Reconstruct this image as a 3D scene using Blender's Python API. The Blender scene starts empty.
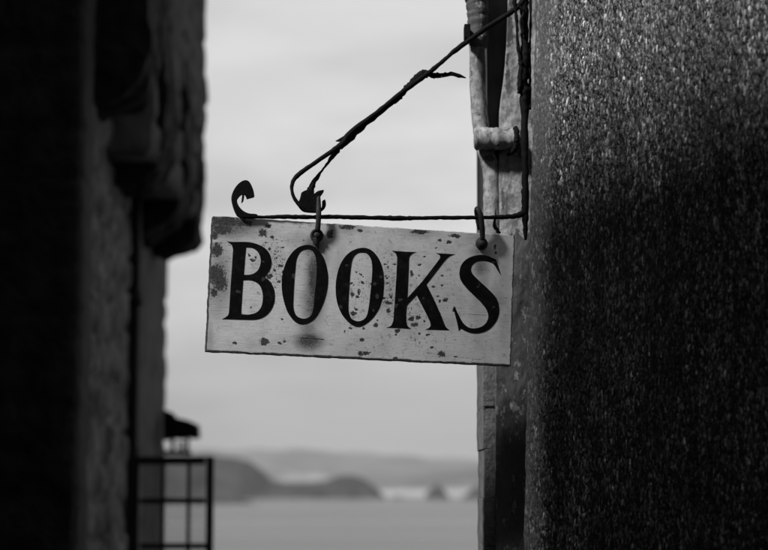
import bpy, bmesh, math, random
import numpy as np
from mathutils import Vector, noise as mnoise
random.seed(7); rng = np.random.default_rng(11)
scene = bpy.context.scene
C = scene.collection

# ------------------------------------------------------------------ camera
FPX = 85.0/36.0*768.0
HORIZON = 483.0
PITCH = math.atan((HORIZON-275)/FPX)
EYE = Vector((0, 0, 1.6))
def ray(px, py):
    cx, cy = (px-384)/FPX, (275-py)/FPX
    c, s = math.cos(PITCH), math.sin(PITCH)
    return Vector((cx, c-s*cy, s+c*cy))
def P(px, py, Y):                      # point seen at photo pixel (px,py) standing at distance Y down the alley
    r = ray(px, py); return EYE + r*(Y/r.y)
cam = bpy.data.cameras.new('camera'); camo = bpy.data.objects.new('camera', cam); C.objects.link(camo)
camo.location = EYE; camo.rotation_euler = (math.pi/2+PITCH, 0, 0)
cam.lens = 85; cam.sensor_width = 36; cam.clip_start = 0.05; cam.clip_end = 40000
cam.dof.use_dof = True; cam.dof.focus_distance = 3.72; cam.dof.aperture_fstop = 3.3; cam.dof.aperture_blades = 9
scene.camera = camo

# ------------------------------------------------------------------ materials
def mat(name, base=0.2, rough=0.8, var=0.3, scale=8, bump=0.0, bscale=60, metallic=0, stretch=(1,1,1), spec=0.5, detail=6):
    """neutral grey principled with noise mottling and bump, object coordinates"""
    m = bpy.data.materials.new(name); m.use_nodes = True
    nt = m.node_tree; b = nt.nodes['Principled BSDF']
    tc = nt.nodes.new('ShaderNodeTexCoord'); mp = nt.nodes.new('ShaderNodeMapping')
    nt.links.new(tc.outputs['Object'], mp.inputs[0]); mp.inputs['Scale'].default_value = stretch
    n = nt.nodes.new('ShaderNodeTexNoise'); n.inputs['Scale'].default_value = scale; n.inputs['Detail'].default_value = detail
    n.inputs['Roughness'].default_value = 0.65
    nt.links.new(mp.outputs[0], n.inputs['Vector'])
    r = nt.nodes.new('ShaderNodeValToRGB')
    lo, hi = base*(1-var), base*(1+var)
    r.color_ramp.elements[0].position = 0.32; r.color_ramp.elements[1].position = 0.68
    r.color_ramp.elements[0].color = (lo,lo,lo,1); r.color_ramp.elements[1].color = (hi,hi,hi,1)
    nt.links.new(n.outputs['Fac'], r.inputs[0]); nt.links.new(r.outputs[0], b.inputs['Base Color'])
    b.inputs['Roughness'].default_value = rough; b.inputs['Metallic'].default_value = metallic
    b.inputs['Specular IOR Level'].default_value = spec
    if bump:
        n2 = nt.nodes.new('ShaderNodeTexNoise'); n2.inputs['Scale'].default_value = bscale; n2.inputs['Detail'].default_value = 5
        nt.links.new(mp.outputs[0], n2.inputs['Vector'])
        bp = nt.nodes.new('ShaderNodeBump'); bp.inputs['Strength'].default_value = 1.0; bp.inputs['Distance'].default_value = bump
        nt.links.new(n2.outputs['Fac'], bp.inputs['Height']); nt.links.new(bp.outputs[0], b.inputs['Normal'])
    return m
def N(nt, t, **kw):
    n = nt.nodes.new(t)
    for k, v in kw.items(): setattr(n, k, v)
    return n
def math_(nt, op, a, b=None, clamp=False):
    n = N(nt, 'ShaderNodeMath', operation=op); n.use_clamp = clamp
    for i, v in enumerate((a, b)):
        if v is None: continue
        if isinstance(v, (int, float)): n.inputs[i].default_value = v
        else: nt.links.new(v, n.inputs[i])
    return n.outputs[0]
def mixg(nt, fac, a, b):               # mix of greys (floats or sockets)
    n = N(nt, 'ShaderNodeMix', data_type='FLOAT')
    for i, v in ((0, fac), (2, a), (3, b)):
        if isinstance(v, (int, float)): n.inputs[i].default_value = v
        else: nt.links.new(v, n.inputs[i])
    return n.outputs[0]
def noise_(nt, vec, scale, detail=4, rough=0.6):
    n = N(nt, 'ShaderNodeTexNoise'); n.inputs['Scale'].default_value = scale
    n.inputs['Detail'].default_value = detail; n.inputs['Roughness'].default_value = rough
    nt.links.new(vec, n.inputs['Vector']); return n.outputs['Fac']
def mapping(nt, src, scale):
    mp = N(nt, 'ShaderNodeMapping'); mp.inputs['Scale'].default_value = scale
    nt.links.new(src, mp.inputs[0]); return mp.outputs[0]
def ss(nt, v, lo, hi, a=0., b=1.):     # smooth map range
    n = N(nt, 'ShaderNodeMapRange', interpolation_type='SMOOTHSTEP')
    nt.links.new(v, n.inputs[0])
    for i, x in ((1, lo), (2, hi), (3, a), (4, b)): n.inputs[i].default_value = x
    return n.outputs[0]

iron = mat('black_iron', 0.007, 0.8, 0.5, 90, 0.0012, 260, 0, spec=0.12)
rusty = mat('rusty_fixing', 0.022, 0.6, 0.6, 160, 0.001, 400, 0, spec=.3)
edge_wood = mat('dark_board_edge', 0.02, 0.9, 0.5, 60, 0.001, 200)
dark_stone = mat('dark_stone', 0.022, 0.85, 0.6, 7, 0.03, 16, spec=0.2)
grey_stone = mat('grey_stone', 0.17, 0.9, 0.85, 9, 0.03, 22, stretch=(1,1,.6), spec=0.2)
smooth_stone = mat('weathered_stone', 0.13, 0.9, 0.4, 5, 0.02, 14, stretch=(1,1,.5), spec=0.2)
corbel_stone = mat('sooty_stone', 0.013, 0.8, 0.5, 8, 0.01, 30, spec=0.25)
black_wood = mat('black_painted_wood', 0.012, 0.6, 0.3, 30, spec=0.3)
slate = mat('slate', 0.06, 0.6, 0.4, 6, 0.01, 20)
hill_far_m = mat('far_hills', 0.075, 0.95, 0.95, 0.006, stretch=(1,.6,2), spec=0.0)
hill_mid_m = mat('headland', 0.035, 0.95, 0.95, 0.06, spec=0.0)
rock_m = mat('sea_rock', 0.04, 0.9, 0.5, 0.1, 0.5, 0.3, spec=0.1)
sand_m = mat('sand', 0.42, 0.9, 0.25, 0.02, spec=0.1)
cobble_m = mat('cobbles', 0.09, 0.7, 0.5, 9, 0.01, 12)
grass_m = mat('rough_grass', 0.05, 0.95, 0.4, 0.3, 0.05, 3)
def sea_material():
    m = bpy.data.materials.new('sea_water'); m.use_nodes = True; nt = m.node_tree; b = nt.nodes['Principled BSDF']
    b.inputs['Base Color'].default_value = (.07,.07,.07,1); b.inputs['Roughness'].default_value = 0.22
    b.inputs['IOR'].default_value = 1.33
    tc = N(nt, 'ShaderNodeTexCoord')
    n1 = noise_(nt, mapping(nt, tc.outputs['Object'], (.8,1,1)), 0.6, 4)
    n2 = noise_(nt, mapping(nt, tc.outputs['Object'], (.35,1,1)), 0.012, 3)
    bp = N(nt, 'ShaderNodeBump'); bp.inputs['Distance'].default_value = 0.18
    nt.links.new(n1, bp.inputs['Height']); nt.links.new(bp.outputs[0], b.inputs['Normal'])
    nt.links.new(ss(nt, n2, .3, .7, .26, .32), b.inputs['Roughness'])
    return m
sea_m = sea_material()

def plaster_material():
    """flaking whitewash over dark render"""
    m = bpy.data.materials.new('flaking_whitewash'); m.use_nodes = True; nt = m.node_tree; b = nt.nodes['Principled BSDF']
    tc = N(nt, 'ShaderNodeTexCoord'); o = tc.outputs['Object']
    at = N(nt, 'ShaderNodeAttribute', attribute_name='wear')
    n = noise_(nt, mapping(nt, o, (1,1,.55)), 48, 7, .75)
    fine = noise_(nt, o, 190, 3, .6)
    f = math_(nt, 'ADD', at.outputs['Fac'], math_(nt, 'MULTIPLY', math_(nt, 'SUBTRACT', n, .5), 2.1))
    f = ss(nt, f, .44, .54)
    pale = mixg(nt, ss(nt, noise_(nt, o, 60, 5, .7), .35, .65), .22, .50)
    pale = math_(nt, 'MULTIPLY', pale, ss(nt, noise_(nt, mapping(nt,o,(3,3,.6)), 12, 4), .3, .7, .6, 1.0))
    dark = mixg(nt, n, .012, .17)
    nt.links.new(mixg(nt, f, pale, dark), b.inputs['Base Color'])
    b.inputs['Roughness'].default_value = .75; b.inputs['Specular IOR Level'].default_value = .25
    bp = N(nt, 'ShaderNodeBump'); bp.inputs['Distance'].default_value = .003
    nt.links.new(math_(nt, 'SUBTRACT', math_(nt, 'MULTIPLY', n, 1.0), math_(nt, 'MULTIPLY', f, .5)), bp.inputs['Height'])
    nt.links.new(bp.outputs[0], b.inputs['Normal'])
    return m
plaster_m = plaster_material()

def sign_material():
    m = bpy.data.materials.new('flaking_white_paint'); m.use_nodes = True; nt = m.node_tree; b = nt.nodes['Principled BSDF']
    tc = N(nt, 'ShaderNodeTexCoord'); o = tc.outputs['Object']
    at = N(nt, 'ShaderNodeAttribute', attribute_name='wear')
    st = N(nt, 'ShaderNodeAttribute', attribute_name='stain')
    dn = N(nt, 'ShaderNodeAttribute', attribute_name='speckle')
    grain = noise_(nt, mapping(nt, o, (5, 1, 95)), 8, 6, .7)
    fine = noise_(nt, mapping(nt, o, (1, 1, 1.6)), 320, 3, .7)
    mott = noise_(nt, o, 26, 5, .7)
    # paint tone
    tone = mixg(nt, ss(nt, grain, .25, .8), .76, .92)
    tone = math_(nt, 'MULTIPLY', tone, ss(nt, mott, .25, .6, .84, 1.04))
    tone = math_(nt, 'MULTIPLY', tone, ss(nt, fine, .3, .6, .86, 1.0))
    # bare wood where paint is gone
    wood = mixg(nt, ss(nt, fine, .3, .7), .02, .12)
    w = math_(nt, 'ADD', at.outputs['Fac'], math_(nt, 'MULTIPLY', math_(nt, 'SUBTRACT', noise_(nt, o, 190, 5, .75), .5), 1.3))
    wf = ss(nt, w, .44, .60)
    # dirt stains, broken by fine noise
    s = math_(nt, 'MULTIPLY', st.outputs['Fac'], ss(nt, fine, .3, .62, .72, 1.15))
    s = math_(nt, 'MINIMUM', math_(nt, 'MULTIPLY', s, 1.35), .93)
    tone = mixg(nt, s, tone, .035)
    # random speckle of lost paint
    sp = noise_(nt, o, 230, 3, .6)
    thr = math_(nt, 'ADD', sp, math_(nt, 'MULTIPLY', dn.outputs['Fac'], .155))
    sf = math_(nt, 'MULTIPLY', ss(nt, thr, .715, .77), .92)
    md = math_(nt, 'ADD', noise_(nt, o, 75, 5, .75), math_(nt, 'MULTIPLY', dn.outputs['Fac'], .07))
    tone = math_(nt, 'MULTIPLY', tone, ss(nt, md, .58, .70, 1.0, .55))
    # dark hairlines following the grain
    hl = noise_(nt, mapping(nt, o, (3, 1, 130)), 9, 2, .5)
    hf = math_(nt, 'MULTIPLY', ss(nt, hl, .64, .74), .6)
    col = mixg(nt, math_(nt, 'MAXIMUM', math_(nt, 'MAXIMUM', wf, sf), hf), tone, wood)
    nt.links.new(col, b.inputs['Base Color'])
    b.inputs['Roughness'].default_value = .6; b.inputs['Specular IOR Level'].default_value = .3
    bp = N(nt, 'ShaderNodeBump'); bp.inputs['Distance'].default_value = .0004
    h = math_(nt, 'SUBTRACT', grain, math_(nt, 'MULTIPLY', math_(nt, 'MAXIMUM', wf, sf), .6))
    nt.links.new(h, bp.inputs['Height']); nt.links.new(bp.outputs[0], b.inputs['Normal'])
    return m
sign_m = sign_material()

def letter_material():
    m = bpy.data.materials.new('black_lettering_paint'); m.use_nodes = True; nt = m.node_tree; b = nt.nodes['Principled BSDF']
    tc = N(nt, 'ShaderNodeTexCoord'); o = tc.outputs['Object']
    at = N(nt, 'ShaderNodeAttribute', attribute_name='wear')
    a = noise_(nt, o, 45, 5, .75); f = noise_(nt, o, 240, 3, .7)
    tone = mixg(nt, ss(nt, a, .45, .75), .004, .018)
    w = math_(nt, 'ADD', at.outputs['Fac'], math_(nt, 'MULTIPLY', math_(nt, 'SUBTRACT', noise_(nt, o, 150, 4, .7), .5), .7))
    chips = math_(nt, 'MAXIMUM', ss(nt, w, .46, .56), math_(nt, 'MULTIPLY', ss(nt, f, .70, .74), .5))
    nt.links.new(mixg(nt, chips, tone, .055), b.inputs['Base Color'])
    b.inputs['Roughness'].default_value = .7; b.inputs['Specular IOR Level'].default_value = .1
    return m
letter_m = letter_material()

def roughcast_material():
    m = bpy.data.materials.new('wet_roughcast'); m.use_nodes = True; nt = m.node_tree; b = nt.nodes['Principled BSDF']
    tc = N(nt, 'ShaderNodeTexCoord'); o = tc.outputs['Object']
    at = N(nt, 'ShaderNodeAttribute', attribute_name='tone'); sm = N(nt, 'ShaderNodeAttribute', attribute_name='smooth_band')
    streak = noise_(nt, mapping(nt, o, (9, 9, .8)), 5, 5, .65)
    fine = noise_(nt, o, 560, 4, .75)
    t = math_(nt, 'MULTIPLY', at.outputs['Fac'], ss(nt, streak, .3, .7, .45, 1.45))
    t = math_(nt, 'MULTIPLY', t, ss(nt, fine, .3, .7, .7, 1.2))
    t = mixg(nt, math_(nt, 'MULTIPLY', sm.outputs['Fac'], .55), t, mixg(nt, ss(nt, fine, .35, .65), .035, .17))
    nt.links.new(t, b.inputs['Base Color'])
    nt.links.new(mixg(nt, sm.outputs['Fac'], .27, .5), b.inputs['Roughness'])
    b.inputs['Specular IOR Level'].default_value = .5
    bp = N(nt, 'ShaderNodeBump'); bp.inputs['Distance'].default_value = .0011
    nt.links.new(fine, bp.inputs['Height']); nt.links.new(bp.outputs[0], b.inputs['Normal'])
    return m
roughcast_m = roughcast_material()
def glass_material(name, grey=.9):
    m = bpy.data.materials.new(name); m.use_nodes = True; nt = m.node_tree
    nt.nodes.remove(nt.nodes['Principled BSDF'])
    g = N(nt, 'ShaderNodeBsdfGlossy'); g.inputs['Roughness'].default_value = .05
    t = N(nt, 'ShaderNodeBsdfTransparent'); t.inputs[0].default_value = (grey,)*3+(1,)
    mx = N(nt, 'ShaderNodeMixShader'); mx.inputs[0].default_value = .07
    nt.links.new(t.outputs[0], mx.inputs[1]); nt.links.new(g.outputs[0], mx.inputs[2])
    nt.links.new(mx.outputs[0], nt.nodes['Material Output'].inputs[0]); return m
glass_m = glass_material('window_glass')

# ------------------------------------------------------------------ object helpers
def props(o, label=None, cat=None, group=None, kind=None):
    for k, v in (('label', label), ('category', cat), ('group', group), ('kind', kind)):
        if v: o[k] = v
    return o
def thing(name, label, cat, loc, group=None):
    o = bpy.data.objects.new(name, None); C.objects.link(o); o.location = loc; o.empty_display_size = .1
    return props(o, label, cat, group)
def origin(o):
    v = Vector((0,0,0))
    while o: v = v + o.location; o = o.parent
    return v
def link(name, me, m, parent=None, smooth=False):
    """mesh coordinates are given in world space and moved to the parent's origin"""
    for mm in (m if isinstance(m, (list, tuple)) else [m]): me.materials.append(mm)
    o = bpy.data.objects.new(name, me); C.objects.link(o)
    if parent:
        off = origin(parent); me.transform(__import__('mathutils').Matrix.Translation(-off)); o.parent = parent
    if smooth: me.shade_smooth()
    return o
def bm_obj(name, bm, m, parent=None, smooth=False):
    bmesh.ops.recalc_face_normals(bm, faces=bm.faces[:])
    me = bpy.data.meshes.new(name); bm.to_mesh(me); bm.free(); return link(name, me, m, parent, smooth)
def add_box(bm, x0, x1, y0, y1, z0, z1, bev=0):
    r = bmesh.ops.create_cube(bm, size=1); vs = r['verts']
    for v in vs: v.co = Vector(((x0+x1)/2+v.co.x*(x1-x0), (y0+y1)/2+v.co.y*(y1-y0), (z0+z1)/2+v.co.z*(z1-z0)))
    if bev:
        es = list({e for v in vs for e in v.link_edges}); bmesh.ops.bevel(bm, geom=es, offset=bev, segments=2, affect='EDGES', profile=.6)
def add_tube(bm, pts, radii, seg=10, squash=None, caps=True, jit=0, seed=0):
    pts = [Vector(p) for p in pts]; n = len(pts)
    if not hasattr(radii, '__len__'): radii = [radii]*n
    rings = []; ref = Vector((0,1,0))
    for i, p in enumerate(pts):
        t = (pts[min(i+1,n-1)]-pts[max(i-1,0)]).normalized()
        a = t.cross(ref)
        if a.length < 1e-4: a = t.cross(Vector((1,0,0)))
        a.normalize(); b = t.cross(a).normalized()
        ring = []
        for k in range(seg):
            ang = 2*math.pi*k/seg
            r = radii[i]
            if jit:
                d0 = a*math.cos(ang)*r+b*math.sin(ang)*r; r *= 1+jit*2*mnoise.fractal((p+d0)*(.35/max(radii[i],.004))+Vector((seed*9.1,0,0)), .9, 2, 2)
            q = squash if squash else 1
            ring.append(bm.verts.new(p + a*math.cos(ang)*r + b*math.sin(ang)*r*q))
        rings.append(ring)
    for i in range(n-1):
        for k in range(seg):
            bm.faces.new((rings[i][k], rings[i][(k+1)%seg], rings[i+1][(k+1)%seg], rings[i+1][k]))
    if caps: bm.faces.new(rings[0][::-1]); bm.faces.new(rings[-1])
def catmull(pts, vals=None, sub=6, closed=False):
    """pts: sequences of equal length tuples; returns a denser smooth list"""
    p = [np.array(q, float) for q in pts]; n = len(p); out = []
    rngi = range(n if closed else n-1)
    for i in rngi:
        p0 = p[(i-1)%n] if closed or i > 0 else p[0]; p1 = p[i]; p2 = p[(i+1)%n]
        p3 = p[(i+2)%n] if closed or i+2 < n else p[-1]
        for s in range(sub):
            t = s/sub
            out.append(.5*((2*p1)+(-p0+p2)*t+(2*p0-5*p1+4*p2-p3)*t*t+(-p0+3*p1-3*p2+p3)*t**3))
    if not closed: out.append(p[-1])
    return [tuple(q) for q in out]
def add_outline(bm, loops, front_fn, thick):
    """loops: lists of (px,py); front_fn(px,py,depth_offset) -> world; closed solid with real thickness"""
    edges = []; loopv = []
    for lp in loops:
        vs = [bm.verts.new(front_fn(x, y, 0)) for x, y in lp]; loopv.append((lp, vs))
        edges += [bm.edges.new((vs[i], vs[(i+1)%len(vs)])) for i in range(len(vs))]
    r = bmesh.ops.triangle_fill(bm, use_beauty=True, use_dissolve=False, edges=edges)
    faces = [g for g in r['geom'] if isinstance(g, bmesh.types.BMFace)]
    mp = {}
    for lp, vs in loopv:
        for (x, y), v in zip(lp, vs): mp[v] = bm.verts.new(front_fn(x, y, thick))
    for f in faces: bm.faces.new([mp[v] for v in reversed(f.verts)])
    for lp, vs in loopv:
        for i in range(len(vs)):
            a, b = vs[i], vs[(i+1)%len(vs)]; bm.faces.new((a, b, mp[b], mp[a]))
def grid_mesh(name, V, attrs=None, closed_back=None):
    """V: (n,m,3) numpy vertex grid -> mesh, with float vertex attributes"""
    n, m = V.shape[:2]; me = bpy.data.meshes.new(name)
    idx = np.arange(n*m).reshape(n, m)
    q = np.stack([idx[:-1,:-1], idx[1:,:-1], idx[1:,1:], idx[:-1,1:]], -1).reshape(-1, 4)
    me.vertices.add(n*m); me.vertices.foreach_set('co', V.reshape(-1).astype(np.float32))
    me.loops.add(q.size); me.loops.foreach_set('vertex_index', q.reshape(-1).astype(np.int32))
    me.polygons.add(len(q)); me.polygons.foreach_set('loop_start', (np.arange(len(q))*4).astype(np.int32))
    me.update(calc_edges=True); me.validate()
    for k, a in (attrs or {}).items():
        at = me.attributes.new(k, 'FLOAT', 'POINT'); at.data.foreach_set('value', a.reshape(-1).astype(np.float32))
    return me
def vnoise(x, y, seed=0, octaves=4):
    """numpy value noise in [-1,1], vectorised"""
    out = np.zeros_like(x, float); amp = 1; tot = 0
    for o in range(octaves):
        r = np.random.default_rng(seed*31+o); tab = r.random((64, 64))*2-1
        xi = np.floor(x).astype(int); yi = np.floor(y).astype(int); fx = x-xi; fy = y-yi
        fx = fx*fx*(3-2*fx); fy = fy*fy*(3-2*fy)
        g = lambda a, b: tab[(a % 64), (b % 64)]
        out += amp*((g(xi,yi)*(1-fx)+g(xi+1,yi)*fx)*(1-fy)+(g(xi,yi+1)*(1-fx)+g(xi+1,yi+1)*fx)*fy)
        tot += amp; amp *= .5; x = x*2+5.3; y = y*2+1.7
    return out/tot
def rough_wall(name, p0, p1, z0, z1, m, parent, step=.035, amp=.02, freq=6, seed=1, lean=0, thick=.3, edge_amp=.01):
    """solid wall from p0 to p1 (plan points), its front face uneven; front is to the right of p0->p1"""
    p0 = Vector(p0); p1 = Vector(p1); L = (p1-p0).length; d = (p1-p0)/L; nrm = Vector((d.y, -d.x))
    ns = max(4, int(L/step)); nz = max(4, int((z1-z0)/step))
    s = np.linspace(0, L, ns); z = np.linspace(z0, z1, nz); S, Z = np.meshgrid(s, z, indexing='ij')
    h = amp*vnoise(S*freq, Z*freq*.8, seed)
    # coursed rubble: joints sunk between irregular stones
    row = np.floor(Z/.19+.35*vnoise(S*2, Z*2, seed+3)); fz = (Z/.19+.35*vnoise(S*2, Z*2, seed+3))-row
    cs = S/.33+row*.47+.3*vnoise(S*3, Z*3, seed+5); fs = cs-np.floor(cs)
    joint = np.minimum(np.minimum(fz, 1-fz)*.19, np.minimum(fs, 1-fs)*.33)
    h -= amp*1.1*np.clip(1-joint/.022, 0, 1)
    sh = np.zeros_like(S)
    w = edge_amp*vnoise(Z*5, Z*0+seed, seed+9)
    sh += w*np.clip(1-np.minimum(S, L-S)/.1, 0, 1)*np.where(S < L/2, -1, 1)
    X = p0.x+d.x*(S+sh)+nrm.x*h; Y = p0.y+d.y*(S+sh)+nrm.y*h
    me = grid_mesh(name, np.stack([X, Y, Z], -1))
    bm = bmesh.new(); bm.from_mesh(me); bpy.data.meshes.remove(me)
    es = [e for e in bm.edges if e.is_boundary]
    r = bmesh.ops.extrude_edge_only(bm, edges=es); nv = [g for g in r['geom'] if isinstance(g, bmesh.types.BMVert)]
    for v in nv: v.co += Vector((-nrm.x*thick, -nrm.y*thick, 0))
    be = [e for e in bm.edges if e.is_boundary]
    bmesh.ops.contextual_create(bm, geom=be)
    return bm_obj(name, bm, m, parent)

# ================================================================== THE SIGN
PL, PR = P(206, 300, 3.66), P(515, 300, 3.81)
sd = Vector((PR.x-PL.x, PR.y-PL.y, 0)).normalized(); sn = Vector((sd.y, -sd.x, 0))   # sn faces the camera
if sn.y > 0: sn = -sn
def S(px, py, off=0.0):                # point of the sign's vertical plane, off metres nearer the camera
    r = ray(px, py); t = ((PL-EYE).dot(sn))/r.dot(sn)
    p = EYE + r*t
    return p + sn*off
PXM = 3.72/FPX
TL, TR, BR, BL = (213,216), (515,235.5), (510.5,366), (206,351.5)
sign = thing('hanging_sign', 'worn white painted wooden board lettered BOOKS hanging from the iron bar', 'sign', S(360, 366))
nu, nv = 620, 280
U, Vv = np.meshgrid(np.linspace(0,1,nu), np.linspace(0,1,nv), indexing='ij')
PXg = (TL[0]*(1-U)*(1-Vv)+TR[0]*U*(1-Vv)+BR[0]*U*Vv+BL[0]*(1-U)*Vv)
PYg = (TL[1]*(1-U)*(1-Vv)+TR[1]*U*(1-Vv)+BR[1]*U*Vv+BL[1]*(1-U)*Vv)
# ragged edges
ex = .55*vnoise(PYg/5, PYg*0, 3)*np.clip(1-np.minimum(U,1-U)*50, 0, 1)
ey = .55*vnoise(PXg/7, PXg*0, 4)*np.clip(1-np.minimum(Vv,1-Vv)*30, 0, 1)
PXr, PYr = PXg+ex, PYg+ey
wear_spots = [ # px, py, rx, ry
 (217,275,10,12),(221,283,8,10),(214,293,5,5),(217,250,6,8),(263,233,5,5),(268,226,4,2.5),(272,237,2.5,2),(330,234,4,5),(347,227.5,9,3),
 (360,231,3,2),(420,232,9,3),(455,236,7,2.2),(213,221,10,6),(228,221,13,7),(243,223,10,4),(222,230,11,6),(214,236,5,5),
 (235,343.5,2.6,1.6),(265,342,6,4),(280,343,2,1.6),(285,342,2,1.2),(362,340.5,2.6,2),(361,354,3,3),(366,353,3,2.6),(370,353,1.5,1),
 (396,358,3,1.6),(442,354,4.2,3),(456,357,2.2,1.3),(420,333.5,1.8,1.5),(398,331,3.5,2),(396,335,1.5,2),(428,335,2.2,1.2),(432,348,2.4,1.2),
 (411.8,318.6,3.6,3),(418.7,318,2.6,3),(415,324.7,5,2.6),(425,322,1.4,1.4),(445.5,300,3,2),(440,301,1.7,1.6),(433.4,287,2.3,1.8),(438,297,1.6,1.2),
 (389,303,4.5,2),(391,297,2,1.8),(389,311,2.6,2.2),(387.6,283,2.2,1.6),(394.5,264.5,2.8,1.2),(387,278,1.2,1.2),(419.6,264.5,3,1.4),(424.4,257,1.6,1.2),
 (411.8,273.5,2,3),(442,276,2,1.2),(449,242,3,2),(440,241,2,1.4),(436,248,1.8,.8),(454,310,2,2.6),(442.5,286,1.2,1.2),(419,276,1.4,1.4),
 (352.5,295,2.2,4),(359,292,1.6,3.2),(357.7,297,1.8,2),(353.3,313.5,3.8,2.6),(356,309,1.8,1.6),(352.5,283.5,2,1.8),(362.8,283,1.8,1.8),(361,274.6,1.6,1.4),
 (357,272,1.3,1),(363,277,1.2,1),(375.8,325.5,2.6,2.6),(350.7,328.5,2.4,1.6),(363.7,328.5,1.6,1.2),(345,332,1,1),(378,321,1.2,1.2),
 (385,264,2.4,.9),(388,267,1.4,1.2),(386,276,1.2,1),(384,299,2,1.5),(371,284,2,1.6),
 (269.4,276.5,3.6,3.2),(264,277,2,2),(280.7,265.8,3,1.9),(274.6,270,2.2,1.6),(279,282.5,2.6,1.6),(271,283,1.6,1.2),(283,272,1.2,1.8),(277,258,1.4,1.4),
 (253,260,3,2),(249,255,1.7,1.4),(256,257,1.8,1.6),(251,308,1.6,1.2),(270,249,1.6,1.4),(275,255,1.6,1.2),(266,243,1.4,1),(283,248,1.2,1),
 (282,320,1.8,1.4),(240,262,1,1),(360,358.5,6,1.3),(304,240,1.2,.8),(495,247,1.2,3),(496,253,1.2,2)]
stain_spots = [ # px, py, rx, ry, strength
 (315.5,283,8.5,33,.80),(313,305,9,18,.62),(316,247,13,11,.62),(323,256,7,14,.35),(309,341,13,9,.75),(308,330,9,12,.45),(299,240,14,8,.25),
 (481,267,7,10,.55),(483,283,6,14,.28),(480,300,8,60,.16),(481,252,10,6,.4),(498,300,10,14,.30),(505,290,6,60,.18),
 (230,226,30,12,.60),(219,280,13,34,.42),(208,340,6,20,.3),(340,262,8,14,.16),(270,255,14,30,.14),(388,290,14,34,.14),(410,318,20,14,.14),
 (270,347,60,8,.12),(440,300,20,30,.10),(330,235,10,8,.2),(420,232,14,6,.3),(345,228,16,6,.3),(360,349,30,12,.10),(485,238,18,5,.25)]
def field(px, py, spots, seed):
    jx = 1.3*vnoise(px/3.2, py/3.2, seed, 3); jy = 1.3*vnoise(px/3.2+9, py/3.2+4, seed+1, 3)
    f = np.zeros_like(px)
    for (x, y, rx, ry) in spots:
        rx, ry = rx*.86, ry*.86
        mrk = (np.abs(px-x) < rx*2.5+3) & (np.abs(py-y) < ry*2.5+3)
        d = np.sqrt(((px[mrk]+jx[mrk]-x)/rx)**2+((py[mrk]+jy[mrk]-y)/ry)**2)
        f[mrk] = np.maximum(f[mrk], np.clip(1.0-.5*d, 0, 1))
    return f
wear = field(PXg, PYg, wear_spots, 21)
# the long horizontal crack under the first O, lost paint along the bottom and left edges
crack = np.clip(1-np.abs(PYg-(338.4+.05*(PXg-299)+.3*vnoise(PXg/4, PXg*0, 8)))/1.15, 0, 1)*np.clip((PXg-297)/5,0,1)*np.clip((327-PXg)/5,0,1)
wear = np.maximum(wear, crack)
for (cx0, cx1, cy_, w_) in ((463,492,314,.55),(455,466,308,.4),(468,482,359,.5),(283,300,335,.4),(455,475,357.5,.35),(497,508,297,.5)):
    l = np.clip(1-np.abs(PYg-(cy_+.07*(PXg-cx0)))/w_, 0, 1)*((PXg > cx0) & (PXg < cx1)); wear = np.maximum(wear, .75*l)
du = np.minimum(U*305, (1-U)*305); dv = np.minimum(Vv*133, (1-Vv)*133)
wear = np.maximum(wear, .75*np.clip(1-np.minimum(du, dv)/1.6, 0, 1)*(.6+.6*vnoise(PXg/6, PYg/6, 12)))
wear = np.maximum(wear, np.clip(1.9-(1-Vv)*133/(1.1+.5*vnoise(PXg/6, PXg*0, 14)), 0, 1))
wear = np.maximum(wear, np.clip(1.5-(1-U)*305/(.9+.5*vnoise(PYg/5, PXg*0, 15)), 0, 1)); wear = np.maximum(wear, np.clip(1.5-U*305/(.8+.5*vnoise(PYg/5, PXg*0, 16)), 0, 1))
stain = np.zeros_like(U)
for (x, y, rx, ry, s_) in stain_spots:
    d2 = ((PXg-x+1.5*vnoise(PXg/7,PYg/7,40,3))/rx)**2+((PYg-y+1.5*vnoise(PXg/7+3,PYg/7,41,3))/ry)**2
    stain = 1-(1-stain)*(1-s_*np.exp(-d2*d2*.6)) if False else np.maximum(stain, s_*np.exp(-d2**1.3*.7))
spk = np.zeros_like(U)
for (x, y, rx, ry, s_) in ((275,262,16,36,1.),(258,285,25,30,.4),(358,295,18,34,.75),(388,290,10,44,1.),(415,300,22,40,.8),(450,300,18,44,.45),(400,340,60,14,.6),(312,285,12,40,.7),(375,258,30,18,.5),(225,260,14,40,.5)):
    spk = np.maximum(spk, s_*np.exp(-((PXg-x)/rx)**2-((PYg-y)/ry)**2))
Vw = np.zeros((nu, nv, 3))
Rx = (PXr-384)/FPX; Cy = (275-PYr)/FPX; c_, s_ = math.cos(PITCH), math.sin(PITCH)
R = np.stack([Rx, c_-s_*Cy, s_+c_*Cy], -1); t_ = ((PL-EYE).dot(sn))/(R@np.array(sn))
Vw = np.array(EYE)+R*t_[...,None]
relief = -.0002*np.clip((wear-.4)*4, 0, 1)
Vw += np.array(sn)*relief[...,None]
me = grid_mesh('board', Vw, {'wear': wear, 'stain': stain, 'speckle': spk})
bm = bmesh.new(); bm.from_mesh(me); bpy.data.meshes.remove(me)
es = [e for e in bm.edges if e.is_boundary]; r = bmesh.ops.extrude_edge_only(bm, edges=es)
for g in r['geom']:
    if isinstance(g, bmesh.types.BMVert): g.co -= sn*.021
    if isinstance(g, bmesh.types.BMFace): g.material_index = 1
be = [e for e in bm.edges if e.is_boundary]; r = bmesh.ops.contextual_create(bm, geom=be)
for f in r['faces']: f.material_index = 1
bm_obj('board', bm, [sign_m, edge_wood], sign)

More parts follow.
